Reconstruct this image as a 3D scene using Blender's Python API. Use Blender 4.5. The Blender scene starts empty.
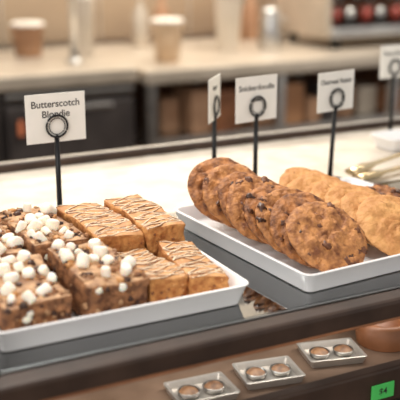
import bpy, bmesh, math, random
from mathutils import Vector, Matrix, noise
random.seed(7)
S=bpy.context.scene
S.view_settings.view_transform='Standard'
def lin(c):
    return tuple(((x/255)/12.92 if x/255<=.04045 else ((x/255+.055)/1.055)**2.4) for x in c)+(1,)
# ---------------------------------------------------------------- materials
def mat(name,c1,c2=None,scale=40,rough=.5,metal=0,bump=0,bscale=None,detail=4,emit=None,spec=None,sss=0,coat=0,lo=.35,hi=.65,bd=.002):
    m=bpy.data.materials.new(name); m.use_nodes=True
    nt=m.node_tree; b=nt.nodes['Principled BSDF']
    b.inputs['Roughness'].default_value=rough; b.inputs['Metallic'].default_value=metal
    if spec is not None: b.inputs['Specular IOR Level'].default_value=spec
    if sss:
        b.inputs['Subsurface Weight'].default_value=sss; b.inputs['Subsurface Scale'].default_value=.01
    tc=nt.nodes.new('ShaderNodeTexCoord')
    n=nt.nodes.new('ShaderNodeTexNoise'); n.inputs['Scale'].default_value=scale; n.inputs['Detail'].default_value=detail
    nt.links.new(tc.outputs['Object'],n.inputs['Vector'])
    r=nt.nodes.new('ShaderNodeValToRGB'); r.color_ramp.elements[0].position=lo; r.color_ramp.elements[1].position=hi
    r.color_ramp.elements[0].color=lin(c1); r.color_ramp.elements[1].color=lin(c2 or c1)
    nt.links.new(n.outputs['Fac'],r.inputs['Fac']); nt.links.new(r.outputs['Color'],b.inputs['Base Color'])
    if bump:
        n2=nt.nodes.new('ShaderNodeTexNoise'); n2.inputs['Scale'].default_value=bscale or scale*3; n2.inputs['Detail'].default_value=6
        nt.links.new(tc.outputs['Object'],n2.inputs['Vector'])
        bp=nt.nodes.new('ShaderNodeBump'); bp.inputs['Strength'].default_value=bump; bp.inputs['Distance'].default_value=bd
        nt.links.new(n2.outputs['Fac'],bp.inputs['Height']); nt.links.new(bp.outputs['Normal'],b.inputs['Normal'])
    if emit:
        b.inputs['Emission Color'].default_value=lin(c1); b.inputs['Emission Strength'].default_value=emit
    return m
def glassmat(name,tint,refl=.06):
    m=bpy.data.materials.new(name); m.use_nodes=True; nt=m.node_tree; nt.nodes.clear()
    o=nt.nodes.new('ShaderNodeOutputMaterial'); mx=nt.nodes.new('ShaderNodeMixShader')
    t=nt.nodes.new('ShaderNodeBsdfTransparent'); t.inputs['Color'].default_value=lin(tint)
    g=nt.nodes.new('ShaderNodeBsdfGlossy'); g.inputs['Roughness'].default_value=.05
    f=nt.nodes.new('ShaderNodeFresnel'); f.inputs['IOR'].default_value=1.5
    a=nt.nodes.new('ShaderNodeMath'); a.inputs[1].default_value=refl
    nt.links.new(f.outputs[0],a.inputs[0]); nt.links.new(a.outputs[0],mx.inputs[0])
    nt.links.new(t.outputs[0],mx.inputs[1]); nt.links.new(g.outputs[0],mx.inputs[2]); nt.links.new(mx.outputs[0],o.inputs[0])
    return m
M={}
M['tray']=mat('white_melamine',(238,238,240),(244,244,244),8,.22,bump=.02)
M['blon_top']=mat('blondie_crust',(176,116,64),(218,162,102),55,.5,bump=.8,bscale=150,lo=.3,hi=.7,bd=.002)
M['blon_side']=mat('blondie_crumb',(162,98,48),(214,154,90),90,.8,bump=.9,bscale=240,bd=.003)
M['drz_w']=mat('icing_drizzle',(238,214,180),(246,228,200),60,.35)
M['drz_b']=mat('caramel_drizzle',(122,74,42),(146,92,54),60,.3)
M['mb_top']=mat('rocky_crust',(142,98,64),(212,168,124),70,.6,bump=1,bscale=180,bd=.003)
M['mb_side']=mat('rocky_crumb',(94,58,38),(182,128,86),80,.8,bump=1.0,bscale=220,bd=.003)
M['marsh']=mat('marshmallow',(248,236,216),(255,247,234),30,.6,sss=.2,bump=.15)
M['choc']=mat('chocolate',(60,36,26),(84,52,36),60,.35)
M['cc']=mat('brown_cookie',(100,56,28),(190,126,72),80,.6,bump=1.0,bscale=200,lo=.36,hi=.62,bd=.003,detail=6)
M['cc2']=mat('light_brown_cookie',(122,70,36),(206,142,84),80,.6,bump=1.0,bscale=200,lo=.35,hi=.62,bd=.003,detail=6)
M['ccd']=mat('cookie_chunk',(80,46,28),(116,70,42),70,.45,bump=.5)
M['sd']=mat('golden_cookie',(180,118,62),(224,168,104),42,.62,bump=1,bscale=150,lo=.3,hi=.7,bd=.003,detail=6)
M['crack']=mat('cookie_crack',(132,80,42),(158,100,56),80,.8)
M['card']=mat('card_stock',(240,237,228),(246,242,234),30,.8)
M['ink']=mat('ink',(40,37,36),None,30,.7)
M['black']=mat('black_metal',(20,20,22),(28,28,30),40,.35,metal=.3)
M['rail']=mat('dark_bronze',(50,36,29),(66,49,40),20,.42,spec=.35)
M['steel']=mat('stainless',(190,188,186),(208,206,202),14,.28,metal=1)
M['bsteel']=mat('brushed_worktop',(186,174,158),(204,192,176),6,.4,metal=.5)
M['gold']=mat('pale_brass',(206,182,140),(224,204,166),20,.2,metal=1)
M['quartz']=mat('cream_quartz',(198,187,172),(224,215,202),14,.08,detail=8)
M['glass']=glassmat('clear_glass',(232,240,244),.24)
M['wood']=mat('walnut_wood',(108,66,40),(150,98,64),12,.45,bump=.2)
M['shelf']=mat('shelf_laminate',(98,78,64),(126,104,88),10,.3)
M['dark']=mat('dark_panel',(54,49,48),(74,68,66),6,.3)
M['green']=mat('green_label',(70,190,90),(84,202,102),20,.6)
M['wallp']=mat('cream_plaster',(226,214,196),(234,224,208),3,.9,bump=.1)
M['floor']=mat('floor_tile',(96,82,70),(116,100,88),4,.4)
M['coffee']=mat('iced_coffee',(196,166,134),(216,190,160),20,.3)
M['white']=mat('paper_cup',(216,208,196),(226,218,208),10,.6)
M['kraft']=mat('kraft_cup',(150,112,84),(176,138,108),10,.7)
M['red']=mat('red_enamel',(146,60,50),(160,70,58),10,.3)
M['amber']=mat('amber_box',(146,102,68),(176,130,92),5,.6)
M['screen']=mat('indicator',(190,110,74),None,5,.5,emit=.2)
M['tile']=mat('backsplash_panel',(144,122,100),(170,148,122),1.5,.4)
M['tin']=mat('pale_tin',(176,170,164),(200,194,186),12,.35,metal=.6)
M['tart']=mat('dark_tart',(96,66,46),(150,112,80),80,.5)
# ---------------------------------------------------------------- mesh builder
class MB:
    def __init__(s): s.v=[];s.f=[];s.m=[];s.s=[];s.mats=[]
    def mi(s,k):
        if k not in s.mats: s.mats.append(k)
        return s.mats.index(k)
    def add(s,vs,fs,k,smooth=True,T=None):
        o=len(s.v)
        for p in vs:
            p=Vector(p); s.v.append(T@p if T else p)
        for i,f in enumerate(fs):
            s.f.append([o+j for j in f]); s.m.append(s.mi(k)); s.s.append(smooth)
    def box(s,c,d,k,bev=.002,T=None,seg=2):
        bm=bmesh.new(); bmesh.ops.create_cube(bm,size=1)
        for v in bm.verts: v.co=Vector((v.co.x*d[0],v.co.y*d[1],v.co.z*d[2]))+Vector(c)
        if bev: bmesh.ops.bevel(bm,geom=bm.edges[:],offset=min(bev,min(d)*.45),segments=seg,affect='EDGES',profile=.5)
        bm.verts.index_update()
        s.add([v.co.copy() for v in bm.verts],[[v.index for v in f.verts] for f in bm.faces],k,False,T); bm.free()
    def lathe(s,prof,k,seg=32,T=None,c=(0,0,0),smooth=True):
        vs=[];fs=[];n=len(prof)
        for i in range(seg):
            a=2*math.pi*i/seg
            for r,z in prof: vs.append((c[0]+r*math.cos(a),c[1]+r*math.sin(a),c[2]+z))
        for i in range(seg):
            j=(i+1)%seg
            for q in range(n-1): fs.append([i*n+q,j*n+q,j*n+q+1,i*n+q+1])
        s.add(vs,fs,k,smooth,T)
    def tube(s,pts,r,k,seg=8,T=None,closed=False,flat=1):
        P=[Vector(p) for p in pts]; n=len(P); vs=[];fs=[]
        for i,p in enumerate(P):
            if closed: d=P[(i+1)%n]-P[i-1]
            else: d=P[min(i+1,n-1)]-P[max(i-1,0)]
            if d.length<1e-9: d=Vector((1,0,0))
            d.normalize(); u=Vector((0,0,1)) if abs(d.z)<.9 else Vector((1,0,0))
            a=d.cross(u).normalized(); b=a.cross(d).normalized()
            rr=r[i] if isinstance(r,(list,tuple)) else r
            for q in range(seg):
                t=2*math.pi*q/seg; vs.append(p+a*math.cos(t)*rr+b*math.sin(t)*rr*flat)
        L=n if closed else n-1
        for i in range(L):
            j=(i+1)%n
            for q in range(seg):
                w=(q+1)%seg; fs.append([i*seg+q,i*seg+w,j*seg+w,j*seg+q])
        if not closed:
            fs.append(list(range(seg))[::-1]); fs.append([(n-1)*seg+q for q in range(seg)])
        s.add(vs,fs,k,True,T)
    def ball(s,c,r,k,T=None,sc=(1,1,1),seg=10,jit=0):
        vs=[];fs=[];R=6
        for i in range(R+1):
            for j in range(seg):
                th=math.pi*i/R; ph=2*math.pi*j/seg
                d=Vector((math.sin(th)*math.cos(ph),math.sin(th)*math.sin(ph),math.cos(th)))
                rr=r*(1+jit*noise.noise(d*2+Vector(c)*300))
                vs.append((c[0]+d.x*rr*sc[0],c[1]+d.y*rr*sc[1],c[2]+d.z*rr*sc[2]))
        for i in range(R):
            for j in range(seg):
                w=(j+1)%seg; fs.append([i*seg+j,(i+1)*seg+j,(i+1)*seg+w,i*seg+w])
        s.add(vs,fs,k,True,T)
    def build(s,name,loc=(0,0,0),rot=(0,0,0),parent=None):
        me=bpy.data.meshes.new(name); me.from_pydata([tuple(v) for v in s.v],[],s.f)
        for k in s.mats: me.materials.append(M[k])
        for p,mi,sm in zip(me.polygons,s.m,s.s): p.material_index=mi; p.use_smooth=sm
        bm=bmesh.new(); bm.from_mesh(me); bmesh.ops.recalc_face_normals(bm,faces=bm.faces[:]); bm.to_mesh(me); bm.free()
        me.update(); o=bpy.data.objects.new(name,me); S.collection.objects.link(o)
        o.location=loc; o.rotation_euler=rot
        if parent: o.parent=parent
        return o
def empty(name,loc=(0,0,0),rot=(0,0,0)):
    o=bpy.data.objects.new(name,None); o.empty_display_size=.05; S.collection.objects.link(o); o.location=loc; o.rotation_euler=rot; return o
# ---------------------------------------------------------------- trays
def rrect(x0,x1,y0,y1,r,z,n=6):
    out=[]
    for cx,cy,a0 in ((x1-r,y1-r,0),(x0+r,y1-r,90),(x0+r,y0+r,180),(x1-r,y0+r,270)):
        for i in range(n+1):
            a=math.radians(a0+90*i/n); out.append((cx+r*math.cos(a),cy+r*math.sin(a),z))
    return out
def tray(x0,x1,y0,y1,zb=0.0005,h=.027):
    cx,cy=(x0+x1)/2,(y0+y1)/2; hx,hy=(x1-x0)/2,(y1-y0)/2
    prof=[(.013,.0),(.010,.001),(.002,h-.003),(.0,h-.001),(.0005,h),(.004,h),(.0055,h-.0015),(.0125,.006),(.016,.004)]
    vs=[];fs=[];n=28
    for ins,z in prof: vs+=rrect(-hx+ins,hx-ins,-hy+ins,hy-ins,max(.003,.014-ins*.5),z)
    for q in range(len(prof)-1):
        for i in range(n):
            j=(i+1)%n; fs.append([q*n+i,q*n+j,(q+1)*n+j,(q+1)*n+i])
    fs.append(list(range(n))); fs.append([(len(prof)-1)*n+i for i in range(n)])
    b=MB(); b.add(vs,fs,'tray',True)
    o=b.build('serving_tray',(cx,cy,zb))
    md=o.modifiers.new('es','EDGE_SPLIT'); md.split_angle=math.radians(40)
    return o
tray(.205,.510,.850,1.175)
cookie_group=[tray(.578,.925,.840,1.168)]
tray(1.135,1.47,1.375,1.455)
# ---------------------------------------------------------------- bars
def bar(name,cx,cy,zb,lx,ly,lz,kt,ks,rot=(0,0,0),kind='driz',seed=0):
    n=26; hx,hy,hz=lx/2,ly/2,lz/2; r=.004; b=MB(); off=Vector((seed*3.1,seed*1.7,0))
    def warp(p):
        p=Vector(p); q=Vector((max(-hx+r,min(hx-r,p.x)),max(-hy+r,min(hy-r,p.y)),max(-hz+r,min(hz-r,p.z))))
        d=p-q; nn=d.normalized() if d.length>1e-9 else Vector((0,0,0))
        p2=q+nn*min(r,d.length)
        side=abs(nn.z)<.5
        a=(.0026*noise.noise(p*60+off)+.0020*noise.noise(p*170+off)) if side else (.0022*noise.noise(p*45+off)+.0010*noise.noise(p*170+off))
        if nn.z<-.5: a=0
        p2=p2+nn*a
        p2.x+=.006*noise.noise(Vector((p.y*14,p.z*15,seed)))+.06*p.z*noise.noise(Vector((seed*1.3,0,0)))
        p2.y+=.006*noise.noise(Vector((p.x*18,p.z*15,seed+9)))
        p2.z+=.0060*noise.noise(Vector((p.x*16,p.y*14,seed+5)))*(p.z/hz if p.z>0 else 0)
        return p2
    for ax in range(3):
        for sg in (-1,1):
            vs=[];fs=[]
            for i in range(n+1):
                for j in range(n+1):
                    u=-1+2*i/n; w=-1+2*j/n
                    c=[0,0,0]; c[ax]=sg; c[(ax+1)%3]=u; c[(ax+2)%3]=w
                    vs.append(warp((c[0]*hx,c[1]*hy,c[2]*hz)))
            for i in range(n):
                for j in range(n):
                    a=i*(n+1)+j; fs.append([a,a+1,a+n+2,a+n+1])
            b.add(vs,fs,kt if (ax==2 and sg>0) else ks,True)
    rd=random.Random(seed)
    if kind=='driz':
        for k,slant,N,rr in (('drz_b',.45,11,.0007),('drz_b',-.15,8,.0006),('drz_w',.35,11,.0008),('drz_w',-.30,8,.0007)):
            pts=[];rs=[]
            st=(ly-.006)/N
            for i in range(N):
                j1=rd.uniform(-.003,.003); amp=hx*rd.uniform(.85,1.0)
                for q in range(10):
                    t=q/10; s_=(1 if i%2 else -1); x=s_*amp*math.cos(math.pi*t)
                    yy=-hy+.003+st*(i+t)+slant*x+j1*math.sin(math.pi*t)
                    if abs(yy)>hy-.002: yy=math.copysign(hy-.002,yy)
                    p=warp((x,yy,hz)); pts.append((p.x,p.y,p.z+.0003)); rs.append(rr*(.75+.5*rd.random()))
            b.tube(pts,rs,k,6,flat=.7)
        for i in range(22):
            s=rd.choice([0,1]); z=rd.uniform(-hz*.7,hz*.7)
            q=(rd.uniform(-hx*.9,hx*.9),-hy,z) if s else (-hx,rd.uniform(-hy*.9,hy*.9),z)
            c=warp(q); b.ball(c,rd.uniform(.0008,.002),rd.choice(['drz_b','blon_top','blon_top']),jit=.5)
    else:
        placed=[]
        cl=[(rd.uniform(-hx*.6,hx*.6),rd.uniform(-hy*.7,hy*.7)) for _ in range(3)]
        for i in range(500):
            if rd.random()<.5:
                c=rd.choice(cl); x=c[0]+rd.gauss(0,.014); y=c[1]+rd.gauss(0,.02)
            else: x=rd.uniform(-hx,hx); y=rd.uniform(-hy,hy)
            if abs(x)>hx-.005 or abs(y)>hy-.005: continue
            if all((x-a)**2+(y-c)**2>.0155**2 for a,c in placed): placed.append((x,y))
            if len(placed)>=13: break
        for i,(x,y) in enumerate(placed):
            p=warp((x,y,hz)); rr=rd.uniform(.0055,.0092); h=rd.uniform(.010,.018)
            T=Matrix.Translation((p.x,p.y,p.z+rr*rd.uniform(.1,.5)))@Matrix.Rotation(rd.uniform(0,6.28),4,'Z')@Matrix.Rotation(rd.uniform(-1.4,1.4),4,'X')@Matrix.Diagonal((rd.uniform(.65,1.15),1,1,1))
            b.lathe([(0,-h/2),(rr*.78,-h/2),(rr*.96,-h/2+.001),(rr*1.02,-h/4),(rr*1.0,h/4),(rr*.92,h/2-.0012),(rr*.74,h/2),(0,h/2)],'marsh',14,T)
        for i in range(100):
            x=rd.uniform(-hx+.003,hx-.003); y=rd.uniform(-hy+.003,hy-.003); p=warp((x,y,hz))
            b.ball((p.x,p.y,p.z),rd.uniform(.0015,.0052),rd.choice(['choc','mb_top','mb_top','mb_side','blon_top']),jit=.8,sc=(1,1,.7))
        for i in range(40):
            s=rd.random(); z=rd.uniform(-hz*.8,hz*.9)
            q=(rd.uniform(-hx*.9,hx*.9),-hy,z) if s<.6 else (hx if s<.8 else -hx,rd.uniform(-hy*.9,hy*.9),z)
            b.ball(warp(q),rd.uniform(.0012,.0036),rd.choice(['choc','mb_side','mb_top','blon_top']),jit=.7)
        for i in range(2):
            q=(rd.uniform(-hx*.8,hx*.8),-hy,rd.uniform(-hz*.2,hz*.8)); c=warp(q)
            b.ball(c,rd.uniform(.004,.006),'marsh',jit=.3,sc=(1,.6,.9))
    return b.build(name,(cx,cy,zb+hz),rot)
F=.006
R=math.radians
bar('drizzled_blondie',.4160,.936,F,.051,.106,.036,'blon_top','blon_side',(R(3),0,R(4)),'driz',1)
bar('drizzled_blondie',.4695,.929,F,.049,.108,.035,'blon_top','blon_side',(R(4),R(2),R(-3)),'driz',2)
bar('drizzled_blondie',.4030,1.062,F+.003,.064,.134,.054,'blon_top','blon_side',(R(3),0,R(4)),'driz',3)
bar('drizzled_blondie',.4680,1.064,F+.003,.058,.136,.056,'blon_top','blon_side',(R(2),R(-2),R(2)),'driz',4)
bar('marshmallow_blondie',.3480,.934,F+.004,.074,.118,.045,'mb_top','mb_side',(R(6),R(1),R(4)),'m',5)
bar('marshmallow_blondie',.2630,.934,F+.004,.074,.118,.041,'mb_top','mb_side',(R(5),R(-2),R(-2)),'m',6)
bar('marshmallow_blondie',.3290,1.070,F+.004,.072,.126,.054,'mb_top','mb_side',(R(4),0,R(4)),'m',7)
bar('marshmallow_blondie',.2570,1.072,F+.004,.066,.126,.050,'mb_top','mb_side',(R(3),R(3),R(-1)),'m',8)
# ---------------------------------------------------------------- cookies
def cookie(name,loc,rot,r,t,kind,seed):
    rd=random.Random(seed); b=MB(); seg=72; off=Vector((seed*2.3,seed*.7,seed*1.1))
    asp=rd.uniform(.95,1.05); lump=.0040 if kind=='cc' else .0034; ed=.07 if kind=='cc' else .05
    base=('cc' if seed%2 else 'cc2') if kind=='cc' else 'sd'
    def surf(ro,a,top):
        rr=r*(1+ed*noise.noise(Vector((math.cos(a)*1.5,math.sin(a)*1.5,seed*1.37)))+.03*noise.noise(Vector((math.cos(a)*5,math.sin(a)*5,seed*2.1)))+.016*noise.noise(Vector((math.cos(a)*14,math.sin(a)*14,seed))))
        x=ro*rr*math.cos(a)*asp; y=ro*rr*math.sin(a)/asp
        e=(max(0,1-ro**3.4))**.55
        if top:
            q=abs(noise.noise(Vector((x*75,y*75,4))+off))
            z=t/2*e+(lump*noise.noise(Vector((x*45,y*45,0))+off)+.0028*noise.noise(Vector((x*110,y*110,3))+off)+.0012*noise.noise(Vector((x*260,y*260,3))+off))*min(1,e*1.5)
            z-=.0022*max(0,1-q*7)*min(1,e)
        else: z=-t/2*min(1,e*1.6)
        return Vector((x,y,z+.10*r*(1-ro*ro)*(1 if kind=='sd' else .35)-.03*r))
    K=22
    rows=[(math.sin(math.pi/2*i/K),True) for i in range(K+1)]+[(math.sin(math.pi/2*i/7),False) for i in range(6,-1,-1)]
    vs=[];fs=[]
    for ro,tp in rows:
        for j in range(seg): vs.append(surf(ro,2*math.pi*j/seg,tp))
    for i in range(len(rows)-1):
        for j in range(seg):
            w=(j+1)%seg; fs.append([i*seg+j,(i+1)*seg+j,(i+1)*seg+w,i*seg+w])
    b.add(vs,fs,base,True)
    if kind=='cc':
        for i in range(22):
            ro=math.sqrt(rd.random())*.92; a=rd.uniform(0,6.28); p=surf(ro,a,True)
            rr=rd.uniform(.0025,.0066)
            T=Matrix.Translation((p.x,p.y,p.z-rr*.38))@Matrix.Rotation(rd.uniform(0,6),4,'Z')
            b.ball((seed*.001+i*.01,0,0),rr,rd.choice(['ccd','ccd',base,base,'choc']),T@Matrix.Translation((-seed*.001-i*.01,0,0)),jit=.9,sc=(1.3,.9,.6),seg=12)
    else:
        for i in range(7):
            a=rd.uniform(0,6.28); ro=rd.uniform(0,.75); pts=[]
            h=rd.uniform(0,6.28)
            x,y=ro*math.cos(a),ro*math.sin(a)
            for q in range(7):
                rr=min(.95,math.hypot(x,y)); p=surf(rr,math.atan2(y,x),True); pts.append((p.x,p.y,p.z-.0003))
                h+=rd.uniform(-.7,.7); x+=.06*math.cos(h); y+=.06*math.sin(h)
            b.tube(pts,[.0002,.0005,.0007,.0007,.0006,.0004,.0002],'crack',5)
    o=b.build(name,loc,rot); cookie_group.append(o); return o
rd=random.Random(3)
for i in range(8):
    sl=R(40+1.5*i); y=.897+i*.0335; r=(.0570 if i<2 else .0535)+rd.uniform(-.0015,.002)
    cookie('chocolate_chip_cookie',(.655+rd.uniform(-.003,.003)-.0012*i,y,F+r*math.sin(sl)+.0060),(sl+rd.uniform(-.04,.04),rd.uniform(-.08,.08),rd.uniform(-.12,.12)),r,.0150,'cc',20+i)
for i in range(6):
    sl=R(30); y=.896+i*.0380; r=.056+rd.uniform(-.002,.002)
    cookie('snickerdoodle_cookie',(.774+rd.uniform(-.006,.005),y,F+r*math.sin(sl)+.0075),(sl+rd.uniform(-.04,.04),rd.uniform(-.08,.05),rd.uniform(-.15,.15)),r,.0150,'sd',50+i)
cookie('chocolate_chip_cookie',(.873,1.03,F+.010),(0,0,0),.036,.017,'cc',80)
cookie('chocolate_chip_cookie',(.874,1.035,F+.010+.020),(.03,0,.4),.036,.017,'cc',81)
# the whole cookie tray stands turned a few degrees on the counter
ang=R(4.0); piv=Vector((.578,.845,0)); Rz=Matrix.Rotation(ang,4,'Z')
for o in cookie_group:
    m_=Matrix.Translation(piv)@Rz@Matrix.Translation(-piv)@Matrix.LocRotScale(o.location,o.rotation_euler,None)
    o.location=m_.to_translation(); o.rotation_euler=m_.to_euler()
# ---------------------------------------------------------------- signs
def text_mesh(body,size,parent,loc,name='lettering'):
    cu=bpy.data.curves.new('t','FONT'); cu.body=body; cu.size=size; cu.align_x='CENTER'; cu.align_y='CENTER'; cu.extrude=.0001; cu.space_line=1.05; cu.offset=.00016
    o=bpy.data.objects.new('t',cu); S.collection.objects.link(o)
    dg=bpy.context.evaluated_depsgraph_get(); me=bpy.data.meshes.new_from_object(o.evaluated_get(dg))
    bpy.data.objects.remove(o); me.materials.clear(); me.materials.append(M['ink'])
    t=bpy.data.objects.new(name,me); S.collection.objects.link(t); t.parent=parent; t.location=loc; t.rotation_euler=(math.pi/2,0,0)
def sign(x,y,body,sub,w=.088,h=.068,rz=0,lean=0,size=.0125,cz=.158,dx=0):
    e=empty('sign_holder',(x,y,0.0005),(0,0,rz))
    b=MB(); b.lathe([(0,0),(.024,0),(.025,.002),(.024,.005),(.006,.008),(0,.008)],'black',28); b.build('base',parent=e)
    rc=cz-.012
    b=MB(); b.tube([(0,0,.006),(lean*.3,0,.05),(lean,0,rc-.016)],[.0046,.0040,.0038],'black',10); b.build('post',parent=e)
    b=MB()
    for R0,tr,yy in ((.0160,.0016,-.004),(.0120,.0007,-.004)):
        b.tube([(lean+R0*math.cos(a),yy,rc+R0*math.sin(a)) for a in [2*math.pi*i/32 for i in range(32)]],tr,'black',8,closed=True)
    b.tube([(lean+.016*math.cos(a),.004,rc+.016*math.sin(a)) for a in [2*math.pi*i/32 for i in range(32)]],.0014,'black',8,closed=True)
    b.tube([(lean,-.004,rc-.016),(lean,.004,rc-.016)],.003,'black',8)
    b.build('clip_ring',parent=e)
    b=MB(); b.box((lean+dx,0,cz),(w,.0012,h),'card',.0004); b.build('card',parent=e)
    text_mesh(body,size,e,(lean+dx,-.0008,cz+h*.25 if '\n' not in body else cz+h*.18))
    if sub: text_mesh(sub,size*.62,e,(lean+dx,-.0008,cz-h*.02),'subtitle')
    return e
sign(.418,1.262,'Butterscotch\nBlondie','',w=.091,h=.072,size=.0142,rz=R(1))
sign(.757,1.262,'Snickerdoodle','cookie',w=.086,h=.073,size=.0128,rz=R(9))
sign(.703,1.305,'Ginger','',w=.078,h=.071,rz=R(48),size=.0105,cz=.156)
sign(.908,1.262,'Oatmeal Raisin','',w=.084,h=.067,size=.0118,rz=R(9),lean=.006)
sign(1.238,1.51,'Peanut Butter','',w=.078,h=.068,size=.0110,rz=R(4))
# ---------------------------------------------------------------- tongs
e=empty('serving_tongs',(1.245,1.325,.001))
for sgn,z in ((1,.022),(-1,.012)):
    b=MB(); pts=[]; rs=[]
    for i in range(15):
        t=i/14; pts.append((-.30*t,sgn*(.003+.016*math.sin(math.pi*t*.9))-.085*t,z*(1-.3*t))); rs.append(.009-.002*math.sin(math.pi*t)+(.006 if t>.85 else 0))
    b.tube(pts,rs,'gold',12,flat=.45); b.build('arm_1' if sgn>0 else 'arm_2',parent=e)
b=MB(); b.tube([(.004,.0,.006),(.014,.0,.014),(.004,.0,.024)],.006,'gold',10); b.build('hinge',parent=e)
# ---------------------------------------------------------------- display case
e=empty('display_case')
X0,X1=-.6,2.6
def part(name,c,d,k,bev=.002,par=True):
    b=MB(); b.box(c,d,k,bev); return b.build(name,parent=e if par else None)
cx=(X0+X1)/2; w=X1-X0
part('glass_top',(cx,1.02,-.004),(w,.40,.008),'glass',.001)
part('quartz_top',(cx,1.403,-.012),(w,.362,.024),'quartz',.003)
part('front_rail',(cx,.803,-.014),(w,.030,.028),'rail',.005)
part('rail_trim',(cx,.7875,-.024),(w,.002,.003),'wood',.001)
part('glass_edge_trim',(cx,.8235,-.002),(w,.004,.004),'steel',.001)
part('shelf_board',(cx,1.19,-.108),(w,.76,.012),'shelf',.002)
part('shelf_rail',(cx,.803,-.116),(w,.018,.046),'rail',.003)
part('case_body',(cx,1.20,-.62),(w,.80,.95),'dark',.004)
part('case_back',(cx,1.585,-.062),(w,.012,.08),'dark',.002)
for xx in (X0+.01,X1-.01): part('end_post',(xx,1.2,-.06),(.02,.80,.09),'rail',.003)
part('bracket_column',(.186,.806,-.06),(.02,.02,.075),'black',.004)
b=MB(); b.box((0,0,.007),(w,.018,.014),'rail',.003); b.box((0,0,.0155),(w,.010,.003),'steel',.001); b.build('trim_2',(cx,1.590,.0005))
b=MB(); b.box((0,0,.028),(.026,.018,.056),'black',.004); b.box((0,0,.002),(.034,.022,.004),'black',.001); b.build('corner_bracket',(.184,.824,.0005))
b=MB(); b.box((.662,.7925,-.120),(.034,.002,.020),'green',.0005); b.build('price_tag',parent=e)
text_mesh('$4',.012,e,(.662,.7913,-.120),'price_text')
def tin(x,y,rz,sc=1.0):
    q=empty('pastry_tin',(x,y,-.1015),(0,0,rz)); q.scale=(sc,sc,sc)
    vs=[];fs=[];prof=[(.004,0),(0,.012),(.0015,.0125),(.004,.012),(.007,.003)];n=28
    for ins,z in prof: vs+=rrect(-.045+ins,.045-ins,-.034+ins,.034-ins,.004,z)
    for k in range(len(prof)-1):
        for i in range(n): fs.append([k*n+i,k*n+(i+1)%n,(k+1)*n+(i+1)%n,(k+1)*n+i])
    fs.append(list(range(n))); fs.append([4*n+i for i in range(n)])
    b=MB(); b.add(vs,fs,'tin',False); b.build('tin',parent=q)
    for dx in (-.019,.019):
        b=MB(); b.lathe([(0,.003),(.013,.003),(.016,.011),(.0150,.012),(.0135,.0105),(0,.0100)],'steel',24,c=(dx,0,0)); b.lathe([(.0135,.0105),(.009,.014),(0,.0155)],'tart',20,c=(dx,0,0)); b.build('tart_ring',parent=q)
for x,y,a in ((.638,.868,R(-14)),(.538,.858,R(-10)),(.445,.855,R(-4)),(.52,.965,R(5)),(.64,.975,R(2)),(.76,1.0,R(4)),(.40,.975,R(1)),(.88,1.0,R(3))):
    tin(x,y,a,.84)
def woodring(x,y,r):
    b=MB(); b.lathe([(r,0),(r+.004,.03),(r-.002,.034),(r-.008,.032),(r-.010,.006),(0,.006),(0,0),(r,0)],'wood',40); b.build('wooden_bowl',(x,y,-.1015))
woodring(.728,.876,.036); woodring(.825,.88,.042)
# ---------------------------------------------------------------- back bar
def counter(name,x0,x1,y0,y1,zt,left):
    e=empty(name)
    def P(n,c,d,k,bev=.004):
        b=MB(); b.box(c,d,k,bev); return b.build(n,parent=e)
    c=(x0+x1)/2; w=x1-x0
    P('worktop',(c,(y0+y1)/2,zt-.03),(w,y1-y0,.06),'bsteel',.010)
    P('plinth',(c,(y0+y1)/2,-1.05),(w-.04,y1-y0-.08,.10),'dark')
    if left:
        P('fridge_body',(c,(y0+y1)/2+.02,(zt-.06-1.0)/2),(w-.02,y1-y0-.06,.94+zt),'dark')
        n=3
        for i in range(n):
            xx=x0+w*(i+.5)/n
            P('door_panel_%d'%i,(xx,y0+.018,-.58),(w/n-.03,.02,.72),'dark',.01)
            P('door_handle_%d'%i,(xx,y0+.0,-.24),(w/n*.6,.016,.02),'steel',.006)
            P('vent_%d'%i,(xx,y0+.018,-.185),(w/n-.03,.02,.02),'steel',.004)
    else:
        P('back_panel',(c,y1-.03,-.55),(w,.02,.85),'wood')
        P('mid_shelf',(c,(y0+y1)/2,-.42),(w-.02,y1-y0-.06,.03),'steel')
        P('low_shelf',(c,(y0+y1)/2,-.80),(w-.02,y1-y0-.06,.03),'steel')
        k=max(2,int(w/.55))
        for i in range(k+1):
            xx=x0+.03+(w-.06)*i/k
            for yy in (y0+.04,y1-.06): P('leg_%d'%i,(xx,yy,-.57),(.04,.04,.88),'steel')
        rr=random.Random(11); xx=x0+.12; i=0
        while xx<x1-.15:
            ww=rr.uniform(.05,.14); hh=rr.uniform(.08,.20)
            P('storage_box_%d'%i,(xx+ww/2,y0+.14+rr.uniform(0,.1),-.405+hh/2),(ww,.2,hh),rr.choice(['amber','bsteel','kraft','dark','wood','amber','dark','kraft']),.01); xx+=ww+.02; i+=1
    return e
counter('undercounter_fridge',-.2,1.455,3.34,4.1,-.10,True)
counter('steel_worktable',1.475,4.6,3.30,4.2,-.112,False)
def cup(name,x,y,z,h,r0,r1,k,lid=True):
    e=empty(name,(x,y,z))
    b=MB(); b.lathe([(0,0),(r0,0),(r1,h),(r1+.003,h+.002),(r1-.002,h),(r0-.002,.003),(0,.003)],k,32); b.build('cup_wall',parent=e)
    if lid:
        b=MB(); b.lathe([(r1+.004,h),(r1+.004,h+.008),(r1-.006,h+.014),(0,h+.014)],'white',32); b.build('lid',parent=e)
cup('iced_coffee_cup',1.66,3.50,-.111,.165,.048,.066,'coffee')
cup('paper_cup',1.40,3.80,-.099,.24,.042,.048,'white')
cup('paper_cup',1.17,3.86,-.099,.13,.055,.07,'kraft')
cup('paper_cup',.98,3.90,-.099,.18,.045,.06,'amber')
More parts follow.
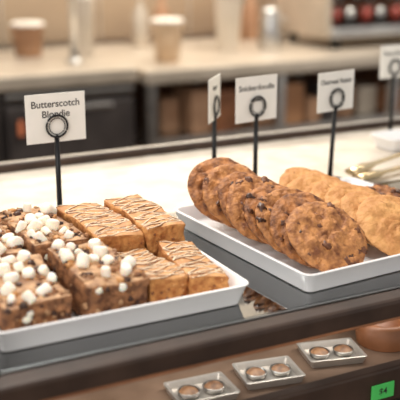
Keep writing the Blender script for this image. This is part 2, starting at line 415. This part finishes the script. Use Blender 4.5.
cup('paper_cup',2.075,3.72,-.111,.26,.05,.066,'white')
b=MB(); b.tube([(0,0,0),(0,0,.45),(0,-.03,.52),(0,-.10,.55),(0,-.17,.52),(0,-.18,.46)],.018,'steel',12); b.lathe([(0,0),(.035,0),(.035,.012),(.018,.02)],'steel',20); b.build('gooseneck_faucet',(1.27,3.56,-.099))
b=MB(); b.lathe([(0,0),(.055,0),(.06,.02),(.05,.14),(.04,.16),(.046,.18),(.042,.18),(.036,.16),(.046,.14),(.055,.02),(0,.01)],'steel',28)
b.tube([(.05,0,.14),(.09,0,.13),(.095,0,.07),(.06,0,.04)],.006,'steel',8); b.build('milk_pitcher',(2.30,3.72,-.111))
e=empty('espresso_machine',(2.98,3.74,-.111))
def P(n,c,d,k,bev=.01):
    b=MB(); b.box(c,d,k,bev,seg=3); return b.build(n,parent=e)
for a in (-.42,.42):
    for c in (-.18,.18):
        b=MB(); b.lathe([(0,0),(.025,0),(.02,.05),(0,.05)],'black',16,c=(a,c,0)); b.build('foot',parent=e)
P('drip_tray',(0,-.02,.075),(.98,.46,.05),'steel'); P('drip_grate',(0,-.14,.103),(.90,.16,.006),'black',.002)
P('rear_body',(0,.12,.27),(.96,.22,.34),'wood'); P('head_hood',(0,0,.44),(1.0,.46,.12),'steel',.03)
P('side_panel_1',(-.49,0,.25),(.03,.46,.40),'bsteel'); P('side_panel_2',(.49,0,.25),(.03,.46,.40),'bsteel')
P('cup_rail',(0,-.2,.53),(.98,.012,.012),'steel',.004)
for i,a in enumerate((-.36,-.18,0,.18,.36)):
    b=MB(); b.lathe([(0,0),(.04,0),(.045,.05),(.04,.12),(0,.12)],'steel',24,c=(a,-.10,.26)); b.lathe([(0,0),(.036,0),(.04,.035),(0,.035)],'black',24,c=(a,-.10,.225))
    b.tube([(a,-.13,.243),(a,-.2,.24),(a,-.28,.232)],[.010,.014,.016],'black',10); b.tube([(a,-.10,.225),(a,-.12,.20)],.01,'steel',8)
    b.build('group_head_%d'%i,parent=e)
    for dx,k in ((-.03,'red'),(.05,'steel')):
        b=MB(); b.lathe([(0,0),(.026,0),(.032,.07),(.029,.07),(.023,.004),(0,.004)],k,20,c=(a+dx,-.13,.106)); b.build('cup_%d'%i,parent=e)
for i,(x,y,k) in enumerate(((2.30,4.05,'amber'),(2.40,4.07,'kraft'),(1.78,4.05,'bsteel'),(1.90,4.07,'kraft'))):
    b=MB(); b.lathe([(0,0),(.038,0),(.04,.01),(.04,.15),(.014,.20),(.014,.25),(.018,.25),(.018,.27),(0,.27)],k,24); b.build('syrup_bottle',(x,y,-.111))
b=MB(); b.box((0,0,0),(.05,.002,.045),'card',.0005); b.box((0,-.0015,.012),(.04,.001,.006),'ink',.0002); b.build('notice_card',(1.02,3.335,-.22))
b=MB(); b.box((0,0,0),(.022,.008,.06),'screen',.003); b.box((0,.003,0),(.03,.006,.07),'black',.002); b.build('temperature_display',(.965,3.332,-.30))
# ---------------------------------------------------------------- room
b=MB(); b.box((1.5,1.5,-1.15),(9,8.6,.1),'floor',0); b.build('floor')
b=MB(); b.box((1.5,4.45,.55),(9,.1,3.3),'wallp',0); b.build('wall_back')
b=MB(); b.box((1.5,4.385,.06),(9,.025,.34),'tile',.003)
for i in range(18): b.box((-2.8+i*.5,4.37,.06),(.012,.01,.34),'bsteel',.002)
b.build('trim_1')
# ---------------------------------------------------------------- lights
def area(name,loc,target,size,power,col,sy=None):
    l=bpy.data.lights.new(name,'AREA'); l.energy=power; l.color=col; l.size=size
    if sy: l.shape='RECTANGLE'; l.size_y=sy
    o=bpy.data.objects.new(name,l); S.collection.objects.link(o); o.location=loc
    o.rotation_euler=(Vector(target)-Vector(loc)).to_track_quat('-Z','Y').to_euler()
area('ceiling_light',(.5,1.75,1.4),(.5,1.0,0),.6,26,(1,.94,.86))
area('front_fill',(-1.1,-.3,1.2),(.5,1.0,0),1.3,22,(1,.96,.92))  # added fill from the camera side; there is no window here
area('bar_light',(2.2,2.9,1.7),(2.2,4.0,-.1),1.6,50,(1,.91,.79),.5)
area('wall_fill',(1.6,3.6,1.7),(1.8,4.4,.6),2.4,34,(1,.93,.84),.3)  # added lamp, brightens the upper wall that the counter top reflects
area('case_fill',(.6,.86,-.016),(.6,.95,-.1),1.4,1.6,(1,.94,.86),.012)  # added strip of light to lift the shelf below the trays, no fixture
w=bpy.data.worlds.new('world'); S.world=w; w.use_nodes=True
w.node_tree.nodes['Background'].inputs[0].default_value=(1,.95,.89,1); w.node_tree.nodes['Background'].inputs[1].default_value=.66
# ---------------------------------------------------------------- camera
cam=bpy.data.cameras.new('camera'); co=bpy.data.objects.new('camera',cam); S.collection.objects.link(co); S.camera=co
cam.sensor_width=36; cam.lens=82.5; co.location=(0,0,.42)
p=math.radians(16.4); yw=math.radians(27.4)
d=Vector((math.sin(yw)*math.cos(p),math.cos(yw)*math.cos(p),-math.sin(p)))
co.rotation_euler=d.to_track_quat('-Z','Y').to_euler()
cam.clip_start=.02
cam.dof.use_dof=True; cam.dof.focus_distance=1.21; cam.dof.aperture_fstop=4.2
